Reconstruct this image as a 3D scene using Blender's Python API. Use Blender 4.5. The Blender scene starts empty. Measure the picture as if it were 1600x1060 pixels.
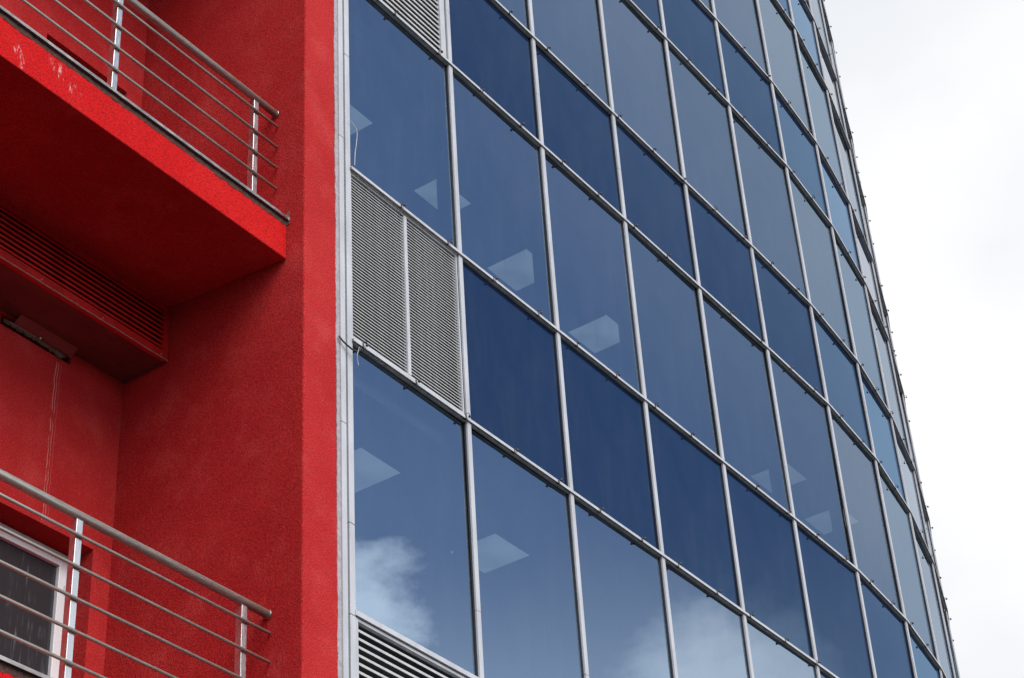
import bpy, math, random
from mathutils import Vector, Matrix
random.seed(7)
R = math.radians
sc = bpy.context.scene
col = sc.collection

# ---------------------------------------------------------------- frame of the building (recovered from the photograph)
U = 1.38            # metres per facade bay
EYE = 1.6           # camera height above the ground
HEAD = 0.0          # the straight part of the facade runs along +X
YAW = 0.989173324   # the camera's turn away from the facade's depth axis
ORG = (6.5367534 * U, 5.2870090 * U)

# ---------------------------------------------------------------- camera
cam_d = bpy.data.cameras.new('camera'); cam = bpy.data.objects.new('camera', cam_d); col.objects.link(cam)
cam_d.sensor_width = 36.0
cam_d.lens = 3136.894 / 1600.0 * 36.0
cam_d.clip_end = 2000.0
cam.matrix_world = (Matrix.Translation((0, 0, EYE)) @ Matrix.Rotation(-YAW, 4, 'Z') @ Matrix.Rotation(R(90) + 0.61231893, 4, 'X')
                    @ Matrix.Rotation(-0.0678878431, 4, 'Z'))
sc.camera = cam

# ---------------------------------------------------------------- world: physical sky with a procedural cloud layer
SUN_EL, SUN_AZ = R(45), R(144) + YAW   # azimuths below count clockwise from the camera's heading
world = bpy.data.worlds.new('World'); sc.world = world; world.use_nodes = True
world.cycles.sampling_method = 'MANUAL'; world.cycles.sample_map_resolution = 256
wt = world.node_tree; wt.nodes.clear()
def WN(t, **k):
    n = wt.nodes.new(t)
    for a, b in k.items(): setattr(n, a, b)
    return n
def wmath(op, a, b=None, c=None, clamp=False):
    n = WN('ShaderNodeMath', operation=op); n.use_clamp = clamp
    for i, v in enumerate((a, b, c)):
        if v is None: continue
        if isinstance(v, (int, float)): n.inputs[i].default_value = v
        else: wt.links.new(v, n.inputs[i])
    return n.outputs[0]
def wsmooth(v, lo, hi, a=0.0, b=1.0):
    n = WN('ShaderNodeMapRange', interpolation_type='SMOOTHSTEP')
    wt.links.new(v, n.inputs[0])
    n.inputs[1].default_value = lo; n.inputs[2].default_value = hi; n.inputs[3].default_value = a; n.inputs[4].default_value = b
    return n.outputs[0]
def azdir(az, el):
    az, el = R(az) + YAW, R(el)
    return (math.sin(az) * math.cos(el), math.cos(az) * math.cos(el), math.sin(el))
tc = WN('ShaderNodeTexCoord'); DIR = tc.outputs['Generated']
def wangle(az, el):                   # angular distance in degrees to a direction
    n = WN('ShaderNodeVectorMath', operation='DOT_PRODUCT')
    wt.links.new(DIR, n.inputs[0]); n.inputs[1].default_value = azdir(az, el)
    a = wmath('ARCCOSINE', wmath('MINIMUM', n.outputs['Value'], 0.99999))
    return wmath('MULTIPLY', a, 57.29578)
def wnoise(scale, detail, rough, off=(0, 0, 0)):
    m = WN('ShaderNodeMapping'); wt.links.new(DIR, m.inputs[0]); m.inputs['Location'].default_value = off
    m.inputs['Scale'].default_value = (1, 1, 1.7)
    n = WN('ShaderNodeTexNoise'); wt.links.new(m.outputs[0], n.inputs['Vector'])
    n.inputs['Scale'].default_value = scale; n.inputs['Detail'].default_value = detail; n.inputs['Roughness'].default_value = rough
    return n.outputs['Fac']
sky = WN('ShaderNodeTexSky', sky_type='NISHITA'); sky.sun_disc = False
sky.ozone_density = 3.0; sky.dust_density = 0.6; sky.sun_elevation = SUN_EL; sky.sun_rotation = SUN_AZ
n1 = wnoise(2.6, 8, 0.58, (3.1, 1.7, 0.4))
n2 = wnoise(9.0, 7, 0.60, (0.3, 5.2, 2.2))
wob = wmath('MULTIPLY', wmath('SUBTRACT', n2, 0.5), 7.0)
def blob(az, el, r0, r1):             # 1 inside r0 degrees, 0 outside r1, ragged by the noise
    return wsmooth(wmath('ADD', wangle(az, el), wob), r0, r1, 1.0, 0.0)
bank = wsmooth(wangle(8, 34), 14, 40, 1.0, 0.0)          # thick white cloud ahead
gap = wsmooth(wangle(60, 38), 14, 26, 1.0, 0.0)           # blue gap to the right
cov = wmath('ADD', n1, wmath('MULTIPLY', bank, 0.55))
cov = wmath('SUBTRACT', cov, wmath('MULTIPLY', gap, 0.30))
cloud = wsmooth(cov, 0.40, 0.66)
sepd = WN('ShaderNodeSeparateXYZ'); wt.links.new(DIR, sepd.inputs[0])
veil = wmath('MULTIPLY', wsmooth(sepd.outputs[2], 0.30, 0.62, 1.0, 0.0), 0.16)      # thin haze, denser towards the horizon
veil = wmath('ADD', wmath('ADD', veil, 0.06), wsmooth(sepd.outputs[2], 0.395, 0.50, 0.30, 0.0))
veil = wmath('MAXIMUM', veil, wsmooth(wangle(8, 45), 22, 47, 1.0, 0.0))
cloud = wmath('MAXIMUM', cloud, veil)
cloud = wmath('MAXIMUM', cloud, wmath('MULTIPLY', blob(75.2, 23.9, 5.5, 7.4), 1.0))
cloud = wmath('MAXIMUM', cloud, wmath('MULTIPLY', blob(61.2, 21.4, 3.4, 7.4), 1.0))
sd = WN('ShaderNodeMix', data_type='RGBA'); 
shade = wsmooth(wnoise(3.2, 5, 0.5, (1.3, 0.2, 4.2)), 0.36, 0.66, 0.0, 1.0)
wt.links.new(shade, sd.inputs[0])
sd.inputs[6].default_value = (6.1, 6.3, 6.6, 1); sd.inputs[7].default_value = (7.3, 7.3, 7.35, 1)
lit = WN('ShaderNodeVectorMath', operation='SCALE')                 # clouds on the sun's side are brighter
wt.links.new(sd.outputs[2], lit.inputs[0]); wt.links.new(wsmooth(wangle(8, 34), 34, 60, 1.0, 1.75), lit.inputs['Scale'])
mx = WN('ShaderNodeMix', data_type='RGBA')
wt.links.new(cloud, mx.inputs[0]); wt.links.new(sky.outputs[0], mx.inputs[6]); wt.links.new(lit.outputs[0], mx.inputs[7])
bg = WN('ShaderNodeBackground'); bg.inputs['Strength'].default_value = 0.14
wt.links.new(mx.outputs[2], bg.inputs['Color'])
wo = WN('ShaderNodeOutputWorld'); wt.links.new(bg.outputs[0], wo.inputs['Surface'])

# ---------------------------------------------------------------- sun behind thin cloud: soft
sun_d = bpy.data.lights.new('sun', 'SUN'); sun = bpy.data.objects.new('sun', sun_d); col.objects.link(sun)
sun_d.energy = 3.35; sun_d.angle = R(45); sun_d.color = (1.0, 0.95, 0.88)
sv = Vector((math.sin(SUN_AZ) * math.cos(SUN_EL), math.cos(SUN_AZ) * math.cos(SUN_EL), math.sin(SUN_EL)))
sun.rotation_euler = sv.to_track_quat('Z', 'Y').to_euler()
sun.location = (20, -20, 30)

vs = sc.view_settings
sc.display_settings.display_device = 'sRGB'
vs.view_transform = 'Standard'; vs.look = 'None'; vs.gamma = 1.0; vs.exposure = 0.0; vs.use_curve_mapping = False
sc.render.engine = 'CYCLES'
sc.cycles.use_denoising = True
sc.cycles.max_bounces = 6; sc.cycles.diffuse_bounces = 1; sc.cycles.transparent_max_bounces = 16
sc.cycles.sample_clamp_indirect = 6.0

# ---------------------------------------------------------------- material helpers
class MT:
    def __init__(s, name):
        s.m = bpy.data.materials.new(name); s.m.use_nodes = True
        s.t = s.m.node_tree; s.t.nodes.clear()
        s.out = s.t.nodes.new('ShaderNodeOutputMaterial')
        s.tc = s.t.nodes.new('ShaderNodeTexCoord')
    def n(s, t, **k):
        x = s.t.nodes.new(t)
        for a, b in k.items(): setattr(x, a, b)
        return x
    def put(s, sock, v):
        if isinstance(v, bpy.types.NodeSocket): s.t.links.new(v, sock)
        else: sock.default_value = v
    def math(s, op, a, b=None, clamp=False):
        x = s.n('ShaderNodeMath', operation=op); x.use_clamp = clamp
        s.put(x.inputs[0], a)
        if b is not None: s.put(x.inputs[1], b)
        return x.outputs[0]
    def noise(s, scale, detail=4, rough=0.55, stretch=(1, 1, 1), vec=None, off=(0, 0, 0)):
        mp = s.n('ShaderNodeMapping'); s.put(mp.inputs[0], vec or s.tc.outputs['Object'])
        mp.inputs['Scale'].default_value = stretch; mp.inputs['Location'].default_value = off
        x = s.n('ShaderNodeTexNoise'); s.t.links.new(mp.outputs[0], x.inputs['Vector'])
        x.inputs['Scale'].default_value = scale; x.inputs['Detail'].default_value = detail; x.inputs['Roughness'].default_value = rough
        return x.outputs['Fac']
    def ramp(s, v, lo, hi, a=0.0, b=1.0, smooth=True):
        x = s.n('ShaderNodeMapRange', interpolation_type='SMOOTHSTEP' if smooth else 'LINEAR')
        s.put(x.inputs[0], v)
        for i, q in enumerate((lo, hi, a, b)): s.put(x.inputs[i + 1], q)
        return x.outputs[0]
    def mix(s, f, a, b):
        x = s.n('ShaderNodeMix', data_type='RGBA'); s.put(x.inputs[0], f); s.put(x.inputs[6], a); s.put(x.inputs[7], b)
        return x.outputs[2]
    def bump(s, h, strength, dist):
        x = s.n('ShaderNodeBump'); s.put(x.inputs['Height'], h); x.inputs['Strength'].default_value = strength; x.inputs['Distance'].default_value = dist
        return x.outputs[0]
    def pbr(s, color, rough=0.6, metal=0.0, normal=None, spec=0.5):
        x = s.n('ShaderNodeBsdfPrincipled'); s.put(x.inputs['Base Color'], color); s.put(x.inputs['Roughness'], rough)
        s.put(x.inputs['Metallic'], metal); x.inputs['Specular IOR Level'].default_value = spec
        if normal is not None: s.t.links.new(normal, x.inputs['Normal'])
        return x.outputs[0]
    def done(s, sh):
        s.t.links.new(sh, s.out.inputs['Surface']); return s.m
def c4(r, g, b): return (r, g, b, 1)

def stucco(name, base, dark, fade, grain=1.0):
    m = MT(name)
    big = m.noise(0.55, 5, 0.6); mid = m.noise(3.2, 5, 0.62, off=(4, 2, 1)); fine = m.noise(120, 1, 0.7); fin2 = m.noise(58, 2, 0.75)
    c = m.mix(m.ramp(big, 0.36, 0.68), c4(*dark), c4(*base))
    c = m.mix(m.math('MULTIPLY', m.ramp(mid, 0.45, 0.75), 0.40), c, c4(*fade))
    vert = m.noise(2.4, 5, 0.6, (1, 1, 0.10), off=(9, 3, 0))               # faint rain wash
    c = m.mix(m.math('MULTIPLY', m.ramp(vert, 0.52, 0.78), 0.34), c, c4(*dark))
    c = m.mix(m.math('MULTIPLY', m.ramp(fine, 0.47, 0.64), 0.64 * grain), c, c4(*[v * 0.35 for v in dark]))
    c = m.mix(m.math('MULTIPLY', m.ramp(fin2, 0.54, 0.70), 0.20 * grain), c, c4(*[min(1, v * 1.35 + 0.006) for v in fade]))
    h = m.math('ADD', m.math('MULTIPLY', fine, 0.6), m.math('MULTIPLY', fin2, 0.8))
    return m, c, m.bump(h, 0.8 * grain, 0.006)

# ---------------------------------------------------------------- materials
M = {}
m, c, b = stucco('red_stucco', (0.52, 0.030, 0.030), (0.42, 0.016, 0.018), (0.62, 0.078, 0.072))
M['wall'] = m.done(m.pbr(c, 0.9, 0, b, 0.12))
# back wall: the same render with two thin lime streaks running down from the duct opening
m, c, b = stucco('red_stucco_streaked', (0.52, 0.030, 0.030), (0.42, 0.016, 0.018), (0.62, 0.078, 0.072))
sp = m.n('ShaderNodeSeparateXYZ'); m.t.links.new(m.tc.outputs['Object'], sp.inputs[0])
wig = m.math('MULTIPLY', m.math('SUBTRACT', m.noise(6, 3, 0.5, (0.0, 0.0, 1.0)), 0.5), 0.05)
zz = m.math('MULTIPLY', m.ramp(sp.outputs[2], EYE + 4.96 * U, EYE + 5.03 * U), m.ramp(sp.outputs[2], EYE + 5.90 * U, EYE + 5.94 * U, 1, 0))
brk = m.ramp(m.noise(14, 4, 0.6, (1, 1, 0.5)), 0.36, 0.5)
lines = None
for ax, w, k in ((-0.832, 0.0034, 0.8), (-0.817, 0.0030, 0.65), (-0.800, 0.003, 0.2)):
    dist = m.math('ABSOLUTE', m.math('SUBTRACT', m.math('ADD', sp.outputs[0], wig), ax * U))
    l = m.math('MULTIPLY', m.ramp(dist, w * 0.4 * U, w * U, 1, 0), k)
    lines = l if lines is None else m.math('MAXIMUM', lines, l)
c = m.mix(m.math('MULTIPLY', m.math('MULTIPLY', lines, zz), brk), c, c4(0.55, 0.26, 0.23))
M['backwall'] = m.done(m.pbr(c, 0.9, 0, b, 0.12))
# balcony edge: fresher, more saturated red with chalky scuffs
m, c, b = stucco('fresh_red_stucco', (0.60, 0.012, 0.012), (0.53, 0.007, 0.009), (0.64, 0.022, 0.022))
sp = m.n('ShaderNodeSeparateXYZ'); m.t.links.new(m.tc.outputs['Object'], sp.inputs[0])
scuff = m.ramp(m.noise(22, 6, 0.7, (1.6, 1, 0.55), off=(2, 0, 5)), 0.53, 0.62)
def band(sock, lo, hi, soft): return m.math('MULTIPLY', m.ramp(sock, lo - soft, lo + soft), m.ramp(sock, hi - soft, hi + soft, 1, 0))
zr = m.math('SUBTRACT', sp.outputs[2], EYE + 6.41 * U)                    # metres above the middle of the upper edge
xr = m.math('ADD', sp.outputs[0], m.math('MULTIPLY', zr, 0.5))
s1 = band(xr, -2.24 * U, -2.19 * U, 0.012); s1 = m.math('MULTIPLY', s1, band(zr, -0.16, 0.03, 0.03))
s2 = band(xr, -1.97 * U, -1.84 * U, 0.05); s2 = m.math('MULTIPLY', s2, band(zr, -0.04, 0.11, 0.03))
s3 = m.math('MULTIPLY', m.ramp(m.noise(30, 5, 0.7, (0.8, 1, 1.6), off=(7, 1, 2)), 0.62, 0.72), 0.35)
c = m.mix(m.math('MULTIPLY', m.math('MULTIPLY', scuff, 0.42), m.math('MAXIMUM', m.math('MAXIMUM', s1, s2), m.math('MULTIPLY', s3, 0.5))), c, c4(0.80, 0.62, 0.60))
M['fascia'] = m.done(m.pbr(c, 0.9, 0, b, 0.10))

def metal(name, col_, rough, var=0.25, metallic=1.0, streak=(1, 1, 1), sc_=9):
    m = MT(name)
    n = m.noise(sc_, 5, 0.6, streak)
    d = tuple(v * (1 - var) for v in col_)
    c = m.mix(m.ramp(n, 0.3, 0.7), c4(*d), c4(*col_))
    r = m.ramp(m.noise(sc_ * 4, 3, 0.6, streak), 0.3, 0.7, rough * 0.8, rough * 1.25)
    return m.done(m.pbr(c, r, metallic))
M['steel'] = metal('brushed_stainless', (0.50, 0.47, 0.42), 0.36, 0.25, 0.6, (0.15, 1, 1), 60)
M['post'] = metal('polished_stainless_post', (0.66, 0.65, 0.64), 0.30, 0.15, 0.9, (1, 1, 0.2), 20)
M['flash'] = metal('weathered_flashing', (0.52, 0.46, 0.42), 0.36, 0.45, 0.9, (0.3, 1, 1), 14)
M['alu'] = metal('white_aluminium', (0.51, 0.52, 0.56), 0.45, 0.20, 0.0, (1, 1, 0.25), 7)
M['transom'] = metal('grey_aluminium_channel', (0.52, 0.51, 0.50), 0.42, 0.30, 0.35, (1, 1, 1), 11)
M['under'] = metal('dirty_channel_tray', (0.44, 0.41, 0.38), 0.55, 0.45, 0.2, (1, 1, 1), 16)
M['slat'] = metal('louvre_aluminium', (0.56, 0.56, 0.555), 0.45, 0.22, 0.1, (1, 1, 1), 12)
M['redmetal'] = metal('red_painted_metal', (0.62, 0.012, 0.010), 0.42, 0.25, 0.0, (1, 1, 1), 9)
M['casing'] = metal('maroon_sheet_metal', (0.25, 0.10, 0.10), 0.34, 0.3, 0.5, (0.3, 1, 1), 5)
M['upvc'] = metal('white_plastic_frame', (0.82, 0.82, 0.84), 0.35, 0.06, 0.0, (1, 1, 1), 5)
def flat(name, rgb, rough=0.7, var=0.3, sc_=20):
    m = MT(name); n = m.noise(sc_, 4, 0.6)
    return m.done(m.pbr(m.mix(m.ramp(n, 0.3, 0.7), c4(*[v * (1 - var) for v in rgb]), c4(*rgb)), rough))
M['gasket'] = flat('black_gasket', (0.018, 0.018, 0.020), 0.6)
M['dark'] = flat('dark_cavity', (0.012, 0.011, 0.011), 0.9)
M['clip'] = flat('dark_clip', (0.05, 0.045, 0.045), 0.5)
M['sealant'] = flat('grey_render_edge', (0.42, 0.38, 0.41), 0.9, 0.3, 26)
M['foam'] = flat('brown_mounting_foam', (0.13, 0.095, 0.062), 0.95, 0.5, 30)
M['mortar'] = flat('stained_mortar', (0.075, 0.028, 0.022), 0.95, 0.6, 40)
M['ceiling'] = flat('office_ceiling', (0.45, 0.46, 0.48), 0.9, 0.06, 2)
M['core'] = flat('office_core_wall', (0.20, 0.20, 0.21), 0.9, 0.2, 1)
M['intmull'] = flat('inner_mullion', (0.10, 0.10, 0.11), 0.6)
M['concrete'] = flat('paved_ground', (0.048, 0.047, 0.045), 0.9, 0.35, 1.5)
M['wire'] = flat('pale_wire', (0.55, 0.53, 0.50), 0.6)
M['rubber'] = flat('black_cable', (0.02, 0.02, 0.022), 0.5)

def glass(name, trans, gtint, ior, body=None, dirt=True):
    m = MT(name)
    fr = m.n('ShaderNodeFresnel'); fr.inputs['IOR'].default_value = ior
    wav = m.noise(0.9, 2, 0.4)
    nb = m.bump(wav, 0.05, 0.02)
    m.t.links.new(nb, fr.inputs['Normal'])
    geo = m.n('ShaderNodeNewGeometry')                           # the inner face of the pane only transmits
    fac = m.math('MULTIPLY', fr.outputs[0], m.math('SUBTRACT', 1.0, geo.outputs['Backfacing']))
    gl = m.n('ShaderNodeBsdfGlossy'); gl.inputs['Roughness'].default_value = 0.0
    oi = m.n('ShaderNodeObjectInfo'); vr = m.ramp(oi.outputs['Random'], 0, 1, 0.35, 1.0, False)      # panes differ a little
    m.t.links.new(m.mix(m.ramp(fr.outputs[0], 0.42, 0.66), m.mix(vr, c4(gtint[0] * 0.8, gtint[1] * 0.88, gtint[2] * 0.92), c4(*gtint)), c4(0.90, 0.94, 1.0)), gl.inputs['Color'])
    m.t.links.new(nb, gl.inputs['Normal'])
    if body is None:
        tr = m.n('ShaderNodeBsdfTransparent')
        st = m.ramp(m.noise(26, 4, 0.65, (1, 1, 0.05)), 0.60, 0.74, 1.0, 0.72)      # dried rain streaks
        x = m.n('ShaderNodeMix', data_type='RGBA'); x.blend_type = 'MULTIPLY'; x.inputs[0].default_value = 1
        x.inputs[6].default_value = c4(*trans); m.t.links.new(st, x.inputs[7])
        m.t.links.new(x.outputs[2], tr.inputs['Color']); base = tr.outputs[0]
    else:
        df = m.n('ShaderNodeBsdfDiffuse'); df.inputs['Color'].default_value = c4(*body); base = df.outputs[0]
    x = m.n('ShaderNodeMixShader'); m.t.links.new(fac, x.inputs[0]); m.t.links.new(base, x.inputs[1]); m.t.links.new(gl.outputs[0], x.inputs[2])
    o = x.outputs[0]
    if dirt:                                                     # thin film of dust
        du = m.n('ShaderNodeBsdfDiffuse'); du.inputs['Color'].default_value = c4(0.32, 0.35, 0.38)
        f = m.ramp(m.noise(5, 6, 0.7, (1, 1, 0.35)), 0.35, 0.8, 0.006, 0.035)
        y = m.n('ShaderNodeMixShader'); m.t.links.new(f, y.inputs[0]); m.t.links.new(o, y.inputs[1]); m.t.links.new(du.outputs[0], y.inputs[2])
        o = y.outputs[0]
    return m.done(o)
M['glass'] = glass('tinted_window_glass', (0.42, 0.50, 0.56), (0.62, 0.785, 1.0), 5.0)
M['spandrel'] = glass('dark_blue_spandrel_glass', None, (0.46, 0.70, 1.0), 1.8, (0.003, 0.010, 0.036))
# balcony door glass: dark with dried whitish runs
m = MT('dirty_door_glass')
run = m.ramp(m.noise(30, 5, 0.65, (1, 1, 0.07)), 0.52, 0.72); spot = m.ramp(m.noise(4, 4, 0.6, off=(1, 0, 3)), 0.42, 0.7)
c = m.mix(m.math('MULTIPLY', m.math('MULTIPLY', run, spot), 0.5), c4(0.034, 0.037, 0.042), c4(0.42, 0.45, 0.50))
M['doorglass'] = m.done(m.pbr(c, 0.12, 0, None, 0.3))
def lamp(name, lo, hi):
    m = MT(name)
    em = m.n('ShaderNodeEmission'); em.inputs['Color'].default_value = c4(1.0, 0.95, 0.84)
    gr = m.ramp(m.noise(2.2, 3, 0.5), 0.3, 0.7, lo, hi); m.t.links.new(gr, em.inputs['Strength'])
    return m.done(em.outputs[0])
M['lamp'] = lamp('ceiling_light_diffuser', 0.50, 0.80); M['lamp_dim'] = lamp('dim_ceiling_light_diffuser', 0.34, 0.50)

# ---------------------------------------------------------------- mesh helpers; (a, o, z) = along the facade, out of it, up, in bays
def V(a, o, z): return Vector((U * a, -U * o, EYE + U * z))
class MB:
    def __init__(s): s.v = []; s.f = []
    def box(s, a0, a1, o0, o1, z0, z1):
        k = len(s.v)
        for a in (a0, a1):
            for o in (o0, o1):
                for z in (z0, z1): s.v.append(V(a, o, z))
        for q in ((0, 1, 3, 2), (4, 6, 7, 5), (0, 4, 5, 1), (2, 3, 7, 6), (0, 2, 6, 4), (1, 5, 7, 3)): s.f.append(tuple(k + i for i in q))
        return s
    def prism(s, prof, a0, a1):        # closed (o, z) profile swept along a
        k = len(s.v); n = len(prof)
        for a in (a0, a1):
            for o, z in prof: s.v.append(V(a, o, z))
        for i in range(n):
            j = (i + 1) % n; s.f.append((k + i, k + j, k + n + j, k + n + i))
        s.f.append(tuple(range(k + n - 1, k - 1, -1))); s.f.append(tuple(range(k + n, k + 2 * n)))
        return s
    def tube(s, pts, r, n=10, cap=True):   # pts in (a, o, z); r in bays
        P = [V(*p) for p in pts]; k = len(s.v); r *= U
        up = Vector((0, 0, 1)); rings = len(P)
        for i, p in enumerate(P):
            t = (P[min(i + 1, rings - 1)] - P[max(i - 1, 0)]).normalized()
            ref = up if abs(t.dot(up)) < 0.95 else Vector((1, 0, 0))
            x = t.cross(ref).normalized(); y = x.cross(t)
            for j in range(n):
                w = 2 * math.pi * j / n; s.v.append(p + x * (r * math.cos(w)) + y * (r * math.sin(w)))
        for i in range(rings - 1):
            for j in range(n):
                j2 = (j + 1) % n
                s.f.append((k + i * n + j, k + i * n + j2, k + (i + 1) * n + j2, k + (i + 1) * n + j))
        if cap:
            s.f.append(tuple(k + j for j in range(n - 1, -1, -1))); s.f.append(tuple(k + (rings - 1) * n + j for j in range(n)))
        return s
    def ball(s, c, r, n=8, m_=5):
        c = V(*c); r *= U; k = len(s.v)
        s.v.append(c + Vector((0, 0, r)))
        for i in range(1, m_):
            th = math.pi * i / m_
            for j in range(n):
                w = 2 * math.pi * j / n
                s.v.append(c + Vector((r * math.sin(th) * math.cos(w), r * math.sin(th) * math.sin(w), r * math.cos(th))))
        s.v.append(c - Vector((0, 0, r))); e = len(s.v) - 1
        for j in range(n):
            s.f.append((k, k + 1 + j, k + 1 + (j + 1) % n)); b_ = k + 1 + (m_ - 2) * n
            s.f.append((e, b_ + (j + 1) % n, b_ + j))
        for i in range(m_ - 2):
            for j in range(n):
                a_ = k + 1 + i * n; s.f.append((a_ + j, a_ + n + j, a_ + n + (j + 1) % n, a_ + (j + 1) % n))
        return s
    def data(s, name, mat, org=None, smooth=False):
        me = bpy.data.meshes.new(name)
        o = V(*org) if org else Vector((0, 0, 0))
        me.from_pydata([tuple(v - o) for v in s.v], [], s.f)
        import bmesh
        bm = bmesh.new(); bm.from_mesh(me); bmesh.ops.recalc_face_normals(bm, faces=bm.faces); bm.to_mesh(me); bm.free()
        me.materials.append(mat)
        if smooth:
            for p in me.polygons: p.use_smooth = len(p.vertices) == 4
        return me
    def build(s, name, mat, parent, org=None, smooth=False, bevel=0):
        ob = link(name, s.data(name, mat, org, smooth), parent)
        if bevel:
            bv = ob.modifiers.new('bevel', 'BEVEL'); bv.width = bevel; bv.segments = 2; bv.limit_method = 'ANGLE'
        return ob
def link(name, me, parent=None, loc=(0, 0, 0), rz=0.0):
    ob = bpy.data.objects.new(name, me); col.objects.link(ob); ob.parent = parent; ob.location = loc
    if rz: ob.rotation_euler = (0, 0, rz)
    return ob
def tag(ob, label=None, cat=None, group=None, kind=None):
    for k, v in (('label', label), ('category', cat), ('group', group), ('kind', kind)):
        if v: ob[k] = v
    return ob
ROT = Matrix.Rotation(HEAD, 4, 'Z')
def W(a, o, z): return Vector((ORG[0], ORG[1], 0)) + ROT @ V(a, o, z)
def thing(name, label, cat, org=None, group=None):
    """Empty at the thing's base, turned with the facade; org in (a, o, z)"""
    e = bpy.data.objects.new(name, None); col.objects.link(e)
    e.location = W(*org) if org else (ORG[0], ORG[1], 0.0)
    e.rotation_euler = (0, 0, HEAD); e.empty_display_size = 0.3
    return tag(e, label, cat, group)
GZ = -EYE / U        # ground level in bays

# ---------------------------------------------------------------- ground
me = bpy.data.meshes.new('ground'); S = 600
me.from_pydata([(-S, -S, 0), (S, -S, 0), (S, S, 0), (-S, S, 0)], [], [(0, 1, 2, 3)]); me.materials.append(M['concrete'])
tag(link('ground', me), kind='structure')

# ================================================================ RED BUILDING
TOPZ = 12.6
red = thing('red_building', 'red rendered building wing with recessed balconies beside the glass facade', 'building')
SW, BW = -0.36, -1.25                       # side wall (along) and back wall (out)
MB().box(SW, -0.108, -1.75, 0.0, GZ, TOPZ).build('pier', M['wall'], red, bevel=0.012)
def holed_wall(a0, a1, z0, z1, holes, o_front, o_back):
    A = sorted({a0, a1, *[h[0] for h in holes], *[h[1] for h in holes]}); Z = sorted({z0, z1, *[h[2] for h in holes], *[h[3] for h in holes]})
    b = MB(); idx = {}
    def vid(i, j, s_):
        if (i, j, s_) not in idx:
            idx[(i, j, s_)] = len(b.v); b.v.append(V(A[i], o_front if s_ else o_back, Z[j]))
        return idx[(i, j, s_)]
    def solid(i, j):
        if not (0 <= i < len(A) - 1 and 0 <= j < len(Z) - 1): return False
        x, z = (A[i] + A[i + 1]) / 2, (Z[j] + Z[j + 1]) / 2
        return not any(h[0] < x < h[1] and h[2] < z < h[3] for h in holes)
    for i in range(len(A) - 1):
        for j in range(len(Z) - 1):
            if not solid(i, j): continue
            b.f.append((vid(i, j, 1), vid(i + 1, j, 1), vid(i + 1, j + 1, 1), vid(i, j + 1, 1)))
            b.f.append((vid(i, j, 0), vid(i, j + 1, 0), vid(i + 1, j + 1, 0), vid(i + 1, j, 0)))
            for di, dj, q in ((-1, 0, ((i, j), (i, j + 1))), (1, 0, ((i + 1, j), (i + 1, j + 1))), (0, -1, ((i, j), (i + 1, j))), (0, 1, ((i, j + 1), (i + 1, j + 1)))):
                if not solid(i + di, j + dj):
                    (p, q_) = q; b.f.append((vid(*p, 1), vid(*q_, 1), vid(*q_, 0), vid(*p, 0)))
    return b
FL = 3.035                                  # storey height of the red wing
SLABS = [(3.195, 3.425), (6.290, 6.523), (6.30 + FL, 6.52 + FL)]
D0, D1 = -1.113, -0.485
doors = [(D0, D1, 3.47, 4.975), (D0, D1, 3.52 + FL, 4.975 + FL)]
slot = (-1.215, -0.735, 5.952, 6.02)
holed_wall(-5.2, SW - 0.0015, GZ, TOPZ, doors + [slot], BW, BW - 0.30).build('wall', M['backwall'], red)
MB().box(-5.2, SW - 0.002, -1.74, -1.72, GZ, TOPZ).build('inner_wall', M['dark'], red)
# side wall on the far left of the recess (outside the picture)
MB().box(-5.45, -5.205, -1.75, 0.0, GZ, TOPZ).build('pier', M['wall'], red)
for i, (z0, z1) in enumerate(SLABS):
    # the soffit rises a little towards the wall
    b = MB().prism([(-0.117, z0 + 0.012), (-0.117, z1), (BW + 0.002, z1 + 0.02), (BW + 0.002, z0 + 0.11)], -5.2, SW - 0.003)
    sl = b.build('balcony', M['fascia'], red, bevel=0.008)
    sl.data.materials.append(M['wall'])                              # darker wall red on the underside, deepening its shade by colour
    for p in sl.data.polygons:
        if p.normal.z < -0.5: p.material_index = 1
    f = MB()
    f.prism([(-0.104, z1 + 0.030), (-0.104, z1 + 0.047), (-0.108, z1 + 0.047), (-0.108, z1 + 0.035), (-0.22, z1 + 0.039), (-0.22, z1 + 0.034)], -5.19, SW - 0.004)
    f.build('edge_flashing', M['flash'], sl)
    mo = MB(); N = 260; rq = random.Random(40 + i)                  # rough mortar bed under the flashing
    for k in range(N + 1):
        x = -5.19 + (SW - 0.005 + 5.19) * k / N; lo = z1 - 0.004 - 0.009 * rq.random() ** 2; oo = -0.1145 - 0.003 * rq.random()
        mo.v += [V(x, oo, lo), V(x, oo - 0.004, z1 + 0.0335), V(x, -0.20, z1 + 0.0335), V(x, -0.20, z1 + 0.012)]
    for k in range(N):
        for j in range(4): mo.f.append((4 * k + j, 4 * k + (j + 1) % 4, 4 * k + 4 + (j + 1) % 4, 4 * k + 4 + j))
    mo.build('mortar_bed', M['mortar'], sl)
    e = MB().prism([(-0.099, z1 + 0.004), (-0.099, z1 + 0.085), (-0.107, z1 + 0.085), (-0.170, z1 + 0.036), (-0.170, z1 + 0.004)], SW - 0.0035, SW - 0.0005)
    e.build('end_plate', M['flash'], sl)
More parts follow.
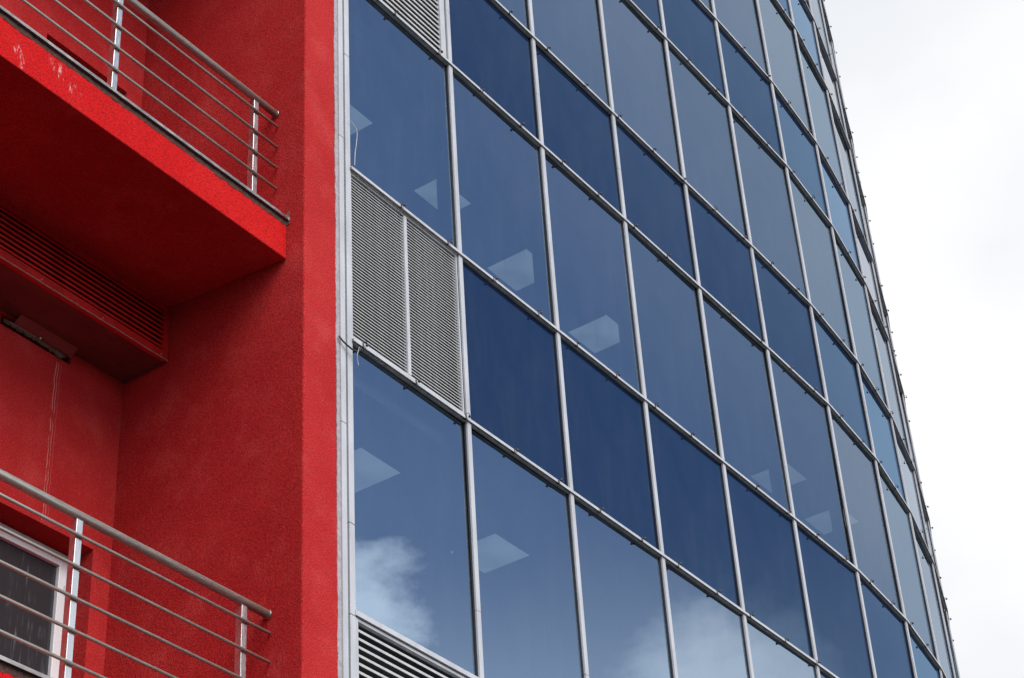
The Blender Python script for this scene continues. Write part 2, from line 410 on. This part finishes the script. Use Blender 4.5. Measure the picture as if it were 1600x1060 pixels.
# balcony doors
for i, (a0, a1, z0, z1) in enumerate(doors):
    dr = MB(); fo, fi = -1.385, -1.435
    A0, A1, Z0, Z1, w = a0 + 0.02, a1 - 0.018, z0 + 0.004, z1 - 0.004, 0.045
    dr.box(A0, A0 + w, fi, fo, Z0, Z1); dr.box(A1 - w, A1, fi, fo, Z0, Z1)
    dr.box(A0 + w, A1 - w, fi, fo, Z1 - w, Z1); dr.box(A0 + w, A1 - w, fi, fo, Z0, Z0 + w)
    door = dr.build('balcony_door', M['upvc'], red, bevel=0.004)
    l = MB(); lw = 0.052; lo, li = fo + 0.010, fi + 0.005
    B0, B1, Y0, Y1 = A0 + w - 0.018, A1 - w + 0.018, Z0 + w - 0.018, Z1 - w + 0.018
    l.box(B0, B0 + lw, li, lo, Y0, Y1); l.box(B1 - lw, B1, li, lo, Y0, Y1); l.box(B0 + lw, B1 - lw, li, lo, Y1 - lw, Y1); l.box(B0 + lw, B1 - lw, li, lo, Y0, Y0 + lw)
    l.build('sash', M['upvc'], door, bevel=0.005)
    MB().box(B0 + lw - 0.004, B1 - lw + 0.004, lo - 0.030, lo - 0.022, Y0 + lw - 0.004, Y1 - lw + 0.004).build('pane', M['doorglass'], door)
    for hz in (z1 - 0.225, z0 + 0.68, z0 + 0.30):
        MB().box(A1 - 0.043, A1 - 0.018, lo + 0.001, lo + 0.014, hz, hz + 0.045).build('hinge_cover', M['upvc'], door, bevel=0.003)
    MB().box(a0 + 0.002, a1 - 0.002, fo + 0.012, BW + 0.012, z0 - 0.022, z0 + 0.002).build('threshold', M['flash'], door)

# ================================================================ VENTILATION BOXES under the balconies
def vent_box(dz, label, slotted):
    G0, G1 = -5.0, SW - 0.006                # along
    zb, zt = 6.032 + dz, 6.385 + dz; of = -0.925; ob_ = BW + 0.003
    t = thing('ventilation_box', label, 'ventilation box', (-2.0, of, zb), 'ventilation boxes under the balconies'); og = (-2.0, of, zb)
    b = MB(); th = 0.004
    b.box(G0, G1, ob_, of - 0.03, zb - th, zb)                       # bottom sheet
    b.box(G1 - th, G1, ob_, of - 0.03, zb + 0.001, zt)               # end sheet
    b.box(G0, G0 + th, ob_, of - 0.03, zb + 0.001, zt)
    b.box(G0, G1, ob_, of - 0.031, zt + 0.001, zt + 0.004)
    cs = b.build('casing', M['casing'], t, og)
    MB().box(G0 + 0.02, G1 - 0.02, of - 0.12, of - 0.112, zb + 0.01, zt - 0.01).build('inner_duct', M['dark'], cs, og)
    MB().box(G0, G1, of - 0.004, of + 0.0035, zb - 0.0070, zb - 0.0042).build('edge_strip', M['transom'], t, og)
    fr = MB(); w = 0.030
    fr.box(G0, G1, of - 0.03, of, zb - 0.004, zb + 0.045); fr.box(G0, G1, of - 0.03, of, zt - 0.05, zt)
    fr.box(G1 - 0.04, G1, of - 0.03, of, zb + 0.0455, zt - 0.0505); fr.box(G0, G0 + 0.04, of - 0.03, of, zb + 0.0455, zt - 0.0505)
    g = fr.build('grille', M['redmetal'], t, og)
    n = 8; z0, z1 = zb + 0.05, zt - 0.055; pitch = (z1 - z0) / n
    sl = MB().prism([(of - 0.004, zb), (of - 0.004, zb + 0.016), (of - 0.040, zb + 0.034), (of - 0.040, zb + 0.029)], G0 + 0.045, G1 - 0.041).data('slat', M['redmetal'], og)
    for k in range(n): link('slat', sl, g, (0, 0, U * (z0 - zb + 0.006 + k * pitch)))
    sm = MB().ball((0, of + 0.001, 0), 0.0035).data('screw', M['wire'], None)
    for k in range(9):
        a = G1 - 0.05 - 0.42 * k
        link('screw', sm, g, V(a, 0, zb + 0.012) - V(-2.0, of, zb) - Vector((0, 0, EYE)))
    # corner angle where the sheet meets the side wall
    MB().box(G1 - 0.012, G1 + 0.003, ob_, of, zb - 0.011, zb - 0.0076).build('corner_angle', M['casing'], t, og)
    if slotted:                              # sheet collar leading into the wall opening, rough foam round it
        MB().prism([(-1.195, zb - 0.005), (BW + 0.004, zb - 0.043), (BW - 0.03, zb - 0.043), (BW - 0.03, zb - 0.037), (BW + 0.003, zb - 0.037), (-1.195, zb - 0.0045)], -1.135, -0.742).build('collar', M['casing'], t, og)
        MB().tube([(-1.165, BW + 0.007, zb - 0.047), (-0.765, BW + 0.007, zb - 0.047)], 0.0075, 8).build('pipe', M['casing'], t, og, True)
        MB().ball((-0.965, BW + 0.016, zb - 0.043), 0.009).build('bolt', M['post'], t, og, True)
        fo = MB(); N = 46
        rr = random.Random(3); low = []
        for k in range(N + 1):
            x = -1.20 + 0.415 * k / N; q = k / N
            dpt = 0.006 + 0.030 * max(0, (q - 0.72) / 0.28) ** 1.2 * (1 if q < 0.93 else (1 - q) / 0.07) + 0.012 * rr.random() ** 1.5
            low.append((x, dpt))
        k0 = len(fo.v)
        for x, dpt in low:
            fo.v += [V(x, BW + 0.001, zb - 0.035), V(x, BW + 0.012, zb - 0.050), V(x, BW + 0.009, zb - 0.055 - dpt * 0.8), V(x, BW + 0.001, zb - 0.056 - dpt)]
        for k in range(N):
            for j in range(4):
                j2 = (j + 1) % 4; a_ = k0 + 4 * k
                fo.f.append((a_ + j, a_ + j2, a_ + 4 + j2, a_ + 4 + j))
        fo.build('foam_seal', M['foam'], t, og, True)
    return t
vent_box(0, 'red louvred ventilation box under the upper balcony in view', True)
vent_box(FL, 'ventilation box high in the recess above the upper railing', False)

# ================================================================ BALCONY RAILINGS
def railing(dz, label):
    zh = 7.335 + dz; z_s = (6.562 if dz == 0 else 3.464); o_r = -0.216; og = (-0.53, o_r, z_s)
    t = thing('balcony_railing', label, 'railing', og, 'balcony railings')
    MB().tube([(-5.0, -0.204, zh), (SW - 0.012, -0.204, zh)], 0.0205, 20).build('handrail', M['steel'], t, og, True)
    MB().tube([(SW - 0.011, -0.204, zh), (SW - 0.0012, -0.204, zh)], 0.0235, 16).build('wall_flange', M['flash'], t, og, True)
    bm_ = MB().tube([(-5.0, o_r + 0.026, zh), (SW - 0.006, o_r + 0.026, zh)], 0.0078, 12).data('bar', M['steel'], og, True)
    for k in range(5): link('bar', bm_, t, (0, 0, -U * (0.100 + 0.1445 * k)))
    pm = MB().box(-0.018, 0.018, o_r - 0.018, o_r + 0.018, z_s - 0.0, zh - 0.018).data('post', M['post'], (0, o_r, z_s))
    fm = MB().box(-0.042, 0.042, o_r - 0.042, o_r + 0.042, z_s, z_s + 0.008).data('base_plate', M['steel'], (0, o_r, z_s))
    for k in range(5):
        x = -0.527 - 1.017 * k
        p = link('post', pm, t, V(x, 0, 0) - V(og[0], 0, 0))
        bv = p.modifiers.new('bevel', 'BEVEL'); bv.width = 0.003; bv.segments = 2
        link('base_plate', fm, p)
    return t
railing(0, 'stainless railing of the upper balcony, above the sloping red slab edge')
railing(-FL, 'stainless railing of the lower balcony, in front of the white door')

# ================================================================ GLASS FACADE
tower = thing('glass_facade', 'curved blue glass curtain wall with pale mullions and grey transoms', 'glass building')
TURN = [-5.6e-4, 1.92e-3, 3.43e-3, -8.9e-4, 1.267e-2, 7.326e-2, 8.487e-2, 7.817e-2, 6.723e-2, 6.723e-2, 0.068, 0.068, 0.068, 0.068]
NB = 14
MP = [(0.0, 0.0)]; PH = [0.0]
for i in range(NB):
    a, o = MP[-1]; ph = PH[-1]
    MP.append((a + math.cos(ph), o - math.sin(ph))); PH.append(ph + TURN[i])
ZT = [3.41, 4.385, 5.939, 7.083, 8.568, 9.544, 11.026, 11.997, 13.469, 14.424, 15.90]
SPAN = [True, False, True, False, True, False, True, False, True, False]     # spandrel rows
ZTOP = 16.35
def at_bay(i): return (U * MP[i][0], -U * MP[i][1], 0)

# --- structure behind the glass
def inset_poly(d):
    pts = []
    for i in range(NB + 1):
        ph = PH[i] if i == 0 else (PH[i] if i == NB else (PH[i - 1] + PH[i]) / 2)
        pts.append((MP[i][0] - d * math.sin(ph), MP[i][1] - d * math.cos(ph)))
    return pts
def ribbon(name, d0, d1, z0, z1, mat):
    P, Q = inset_poly(d0), inset_poly(d1); b = MB(); n = len(P)
    for (p, q) in zip(P, Q): b.v += [V(p[0], p[1], z0), V(p[0], p[1], z1), V(q[0], q[1], z0), V(q[0], q[1], z1)]
    for i in range(n - 1):
        k = 4 * i
        b.f += [(k, k + 4, k + 5, k + 1), (k + 2, k + 3, k + 7, k + 6), (k, k + 2, k + 6, k + 4), (k + 1, k + 5, k + 7, k + 3)]
    b.f += [(0, 1, 3, 2), (4 * n - 4, 4 * n - 2, 4 * n - 1, 4 * n - 3)]
    return b.build(name, mat, tower)
ribbon('core_wall', 4.2, 4.4, GZ, ZTOP, M['core'])
ribbon('plinth', 0.02, 0.30, GZ, 3.37, M['core'])
CEIL = {2: 5.85, 4: 8.40, 6: 10.86, 8: 13.30, 0: 3.30}
for j, zc in CEIL.items():
    ribbon('floor_slab', 0.165, 4.2, zc, ZT[j + 1] - 0.03, M['ceiling'])
ribbon('roof_slab', 0.0, 4.4, 15.95, 16.10, M['core'])
ribbon('parapet', -0.02, 0.06, 16.11, ZTOP, M['alu'])
MB().box(-0.10, -0.02, -4.4, -0.17, GZ, ZTOP).build('end_wall', M['core'], tower)
e = MB().box(-0.0, 0.06, -4.4, -0.17, GZ, ZTOP).data('end_wall', M['core']); link('end_wall', e, tower, at_bay(NB), PH[NB])

# --- panes
for j in range(len(ZT) - 1):
    z0, z1 = ZT[j] + 0.008, ZT[j + 1] - 0.008
    nm, mt = ('spandrel_pane', M['spandrel']) if SPAN[j] else ('window_pane', M['glass'])
    zc = (z0 + z1) / 2
    pm = MB().box(-0.484, 0.484, -0.020, -0.004, z0, z1).data(nm, mt, (0, 0, zc))
    for i in range(NB):
        if i == 0 and SPAN[j]: continue
        rr = random.Random(i * 31 + j)
        ph = PH[i]
        p = link(nm, pm, tower, (U * (MP[i][0] + 0.5 * math.cos(ph)), -U * (MP[i][1] - 0.5 * math.sin(ph)), EYE + U * zc))
        p.rotation_euler = (R(rr.uniform(-0.3, 0.3)), 0, ph + R(rr.uniform(-0.4, 0.4)))

# --- mullions: dark gasket strip, an inner profile and pale caps in stock lengths
CUTS = [3.38, 4.775, 9.02, 13.27, 16.05]
gm = MB().box(-0.0245, 0.0245, -0.003, 0.004, 3.38, 16.05).box(-0.016, 0.016, -0.120, -0.022, 3.38, 16.05).data('mullion', M['gasket'])
caps = [MB().prism([(0.0045, z0 + 0.0015), (0.016, z0 + 0.0015), (0.016, z1 - 0.0015), (0.0045, z1 - 0.0015)], -0.0175, 0.0175).data('cap', M['alu']) for z0, z1 in zip(CUTS[:-1], CUTS[1:])]
for i in range(1, NB + 1):
    ph = (PH[i - 1] + PH[i]) / 2
    g = link('mullion', gm, tower, at_bay(i), ph)
    for me in caps: link('cap', me, g)
# jamb at the red pier: two white profiles with a dark slot, ragged render edge
j0 = MB().box(-0.1075, 0.028, -0.20, -0.050, GZ, ZTOP).build('jamb', M['gasket'], tower)
for (a0, a1, o1, cuts) in ((-0.086, -0.049, 0.012, [3.0, 5.40, 7.26, 9.8, 16.05]), (-0.033, 0.007, 0.012, [3.0, 4.36, 4.85, 7.9, 10.9, 16.05])):
    for z0, z1 in zip(cuts[:-1], cuts[1:]):
        MB().box(a0, a1, -0.0495, o1, z0 + 0.0015, z1 - 0.0015).build('cap', M['alu'], j0, bevel=0.003)
b = MB(); N = 900; rr = random.Random(11); w = 0.0
for k in range(N + 1):
    z = 3.0 + (ZTOP - 3.0) * k / N; w = 0.85 * w + rr.uniform(-0.0022, 0.0022)
    b.v += [V(-0.1085 - 0.005 + w - rr.random() * 0.002, 0.0030, z), V(-0.087, 0.0030, z), V(-0.1085 - 0.005 + w, -0.011, z)]
for k in range(N):
    q = 3 * k; b.f += [(q, q + 1, q + 4, q + 3), (q, q + 3, q + 5, q + 2)]
b.build('sealant_edge', M['sealant'], j0)

# --- transoms with the lighting channel, and the little fittings clipped on it
tprof = [(0.0125, -0.020), (0.0125, 0.014), (-0.003, 0.014), (-0.003, -0.020)]
tm = MB().prism(tprof, 0.0, 1.0).data('transom', M['transom'])
tray = MB().prism([(0.013, -0.013), (0.0235, -0.013), (0.0235, -0.010), (0.013, -0.010)], 0.0, 1.0).data('tray', M['under'])
lip = MB().prism([(0.0238, -0.0150), (0.0265, -0.0150), (0.0265, 0.003), (0.0238, 0.003)], 0.0, 1.0).data('lip', M['alu'])
pipe = MB().tube([(0.0, 0.0185, -0.0045), (1.0, 0.0185, -0.0045)], 0.0045, 8, False).data('pipe', M['transom'], None, True)
def clip_mesh(pts, ball, r):
    b = MB(); b.box(-0.006, 0.006, 0.012, 0.0285, -0.0175, 0.007); b.tube(pts, 0.0021, 5); b.ball(ball, r, 8, 5)
    return b.data('clip', M['clip'])
cm = clip_mesh([(0, 0.026, 0.004), (0.003, 0.031, 0.010), (0.005, 0.038, 0.010), (0.005, 0.043, 0.004)], (0.005, 0.044, -0.002), 0.0095)
cm2 = clip_mesh([(0, 0.026, 0.003), (-0.008, 0.034, 0.012), (0.004, 0.044, 0.014), (0.014, 0.042, 0.002), (0.006, 0.038, -0.006)], (0.012, 0.043, -0.003), 0.0085)
plain = MB().prism([(0.016, -0.018), (0.016, 0.008), (-0.003, 0.008), (-0.003, -0.018)], 0.0, 1.0).data('transom', M['alu'])
for j, z in enumerate(ZT):
    rr = random.Random(100 + j); ph0 = rr.random() * 0.44
    for i in range(NB):
        lz = (at_bay(i)[0], at_bay(i)[1], U * z)
        if i == 0 and j == 1:                      # the louvre head at the bottom left has a plain frame
            link('transom', plain, tower, lz, PH[i]); continue
        t = link('transom', tm, tower, lz, PH[i])
        for nm, me in (('tray', tray), ('lip', lip), ('pipe', pipe)): link(nm, me, t)
        s = ph0
        while s < i: s += 0.445
        while s < i + 1:
            q = s - i + rr.uniform(-0.02, 0.02)
            if 0.04 < q < 0.96:
                k = link('clip', cm if rr.random() > 0.3 else cm2, t, (U * q, 0, 0)); k.rotation_euler = (0, 0, R(rr.uniform(-25, 25)))
            s += 0.445

# --- louvres in the first bay
def louvre(z0, z1, pitch, halves, fw):
    b = MB(); A0, A1 = 0.012, 0.974
    b.box(A0, A0 + fw[0], -0.020, 0.006, z0, z1); b.box(A1 - fw[1], A1, -0.020, 0.006, z0, z1)
    b.box(A0 + fw[0], A1 - fw[1], -0.020, 0.004, z1 - 0.016, z1); b.box(A0 + fw[0], A1 - fw[1], -0.020, 0.004, z0, z0 + 0.022)
    xs = [A0 + fw[0], A1 - fw[1]]
    if halves:
        b.box(0.480, 0.506, -0.020, 0.006, z0 + 0.0225, z1 - 0.0165); spans = [(xs[0], 0.480), (0.506, xs[1])]
    else: spans = [tuple(xs)]
    g = b.build('louvre', M['alu'], tower)
    MB().box(A0, A1, -0.10, -0.095, z0, z1).build('backing', M['dark'], g)
    t = pitch; lh, bd = (0.24, 0.08) if halves else (0.30, 0.34)
    n = int((z1 - z0 - 0.040) / pitch)
    for (a0, a1) in spans:
        sm = MB().prism([(-0.002, 0), (-0.002, t * lh), (-0.006, t * (lh + 0.03)), (-0.006 - t * bd, t * (lh + 0.03 + bd * 0.45)), (-0.006 - t * bd, t * (lh - 0.04 + bd * 0.45)), (-0.006, t * (lh - 0.07)), (-0.006, 0)], a0 + 0.0008, a1 - 0.0008).data('slat', M['slat'])
        for k in range(n): link('slat', sm, g, (0, 0, U * (z0 + 0.024 + k * pitch)))
for j in (0, 2, 4, 6, 8):
    if j == 2: louvre(ZT[j] + 0.016, ZT[j + 1] - 0.016, 0.0206, True, (0.006, 0.010))
    else: louvre(ZT[j] + 0.016, ZT[j + 1] - 0.022, 0.0425, False, (0.018, 0.050))

# ================================================================ CEILING LIGHTS seen through the windows
def ceiling_light(a, o, z, label, w=0.375, h=0.36):
    og = (a + w / 2, o - h / 2, z)
    t = thing('ceiling_light', label, 'ceiling light', og, 'square ceiling lights inside the offices')
    b = MB(); e_ = 0.012
    b.box(a, a + w, o - e_, o, z - 0.012, z - 0.001); b.box(a, a + w, o - h, o - h + e_, z - 0.012, z - 0.001)
    b.box(a, a + e_, o - h + e_, o - e_, z - 0.012, z - 0.001); b.box(a + w - e_, a + w, o - h + e_, o - e_, z - 0.012, z - 0.001)
    b.build('frame', M['ceiling'], t, og)
    MB().box(a + e_, a + w - e_, o - h + e_, o - e_, z - 0.009, z - 0.004).build('diffuser', M['lamp_dim' if a > 6 else 'lamp'], t, og)
ceiling_light(0.700, -0.495, 5.85, 'bright square ceiling light in the lowest window, touching the white jamb')
ceiling_light(1.945, -0.495, 5.85, 'bright square ceiling light in the lowest windows, behind the first mullion')
for a, lb in ((0.605, 'ceiling light in the window above the fine louvre, cut off by the white jamb'),
              (1.640, 'ceiling light crossed by the first mullion, just above the fine louvre'),
              (2.625, 'ceiling light left of the second mullion, in the second window bay above the dark panes'),
              (3.625, 'ceiling light in the third window bay, the rightmost of the bright large ones'),
              (6.270, 'faint far ceiling light, the left one of the pair near the curve'),
              (7.190, 'faint far ceiling light, the right one of the pair near the curve')):
    ceiling_light(a, -0.565, 8.40, lb, h=0.235 if a == 1.640 else 0.36)

# ================================================================ LOOSE WIRES on the jamb
def wire(name, pts, r, mat, label, org):
    ob = MB().tube(pts, r, 6).data(name, mat, org, True)
    w = bpy.data.objects.new(name, ob); col.objects.link(w); w.location = W(*org); w.rotation_euler = (0, 0, HEAD)
    return tag(w, label, 'cable')
def curve(pts, n=8):
    out = []
    P = [pts[0]] + list(pts) + [pts[-1]]
    for i in range(1, len(P) - 2):
        for k in range(n):
            t = k / n; q = []
            for c in range(3):
                p0, p1, p2, p3 = P[i - 1][c], P[i][c], P[i + 1][c], P[i + 2][c]
                q.append(0.5 * (2 * p1 + (p2 - p0) * t + (2 * p0 - 5 * p1 + 4 * p2 - p3) * t * t + (3 * p1 - p0 - 3 * p2 + p3) * t ** 3))
            out.append(tuple(q))
    return out + [pts[-1]]

wire('wire', curve([(-0.0146, 0.026, 7.4076), (0.0185, 0.03, 7.388), (0.0402, 0.034, 7.3514), (0.0331, 0.034, 7.263), (0.0208, 0.034, 7.1857), (0.008, 0.040, 7.085)]), 0.0022, M['wire'],
     'thin pale wire hanging from the white jamb above the fine louvre', (0.0, 0.03, 7.08))
wire('cable', curve([(-0.1024, 0.012, 5.9038), (-0.0875, 0.026, 5.8722), (-0.0471, 0.034, 5.8544), (-0.0166, 0.04, 5.8469), (0.012, 0.046, 5.856), (0.030, 0.048, 5.885)]), 0.0048, M['rubber'],
     'short black cable end curling over the white jamb below the fine louvre', (-0.05, 0.03, 5.82))
wire('wire', curve([(0.010, 0.052, 5.876), (-0.006, 0.052, 5.82), (0.0032, 0.046, 5.79), (0.012, 0.044, 5.767)]), 0.0020, M['wire'],
     'short frayed wire end dangling below the fine louvre corner', (0.0, 0.03, 5.77))
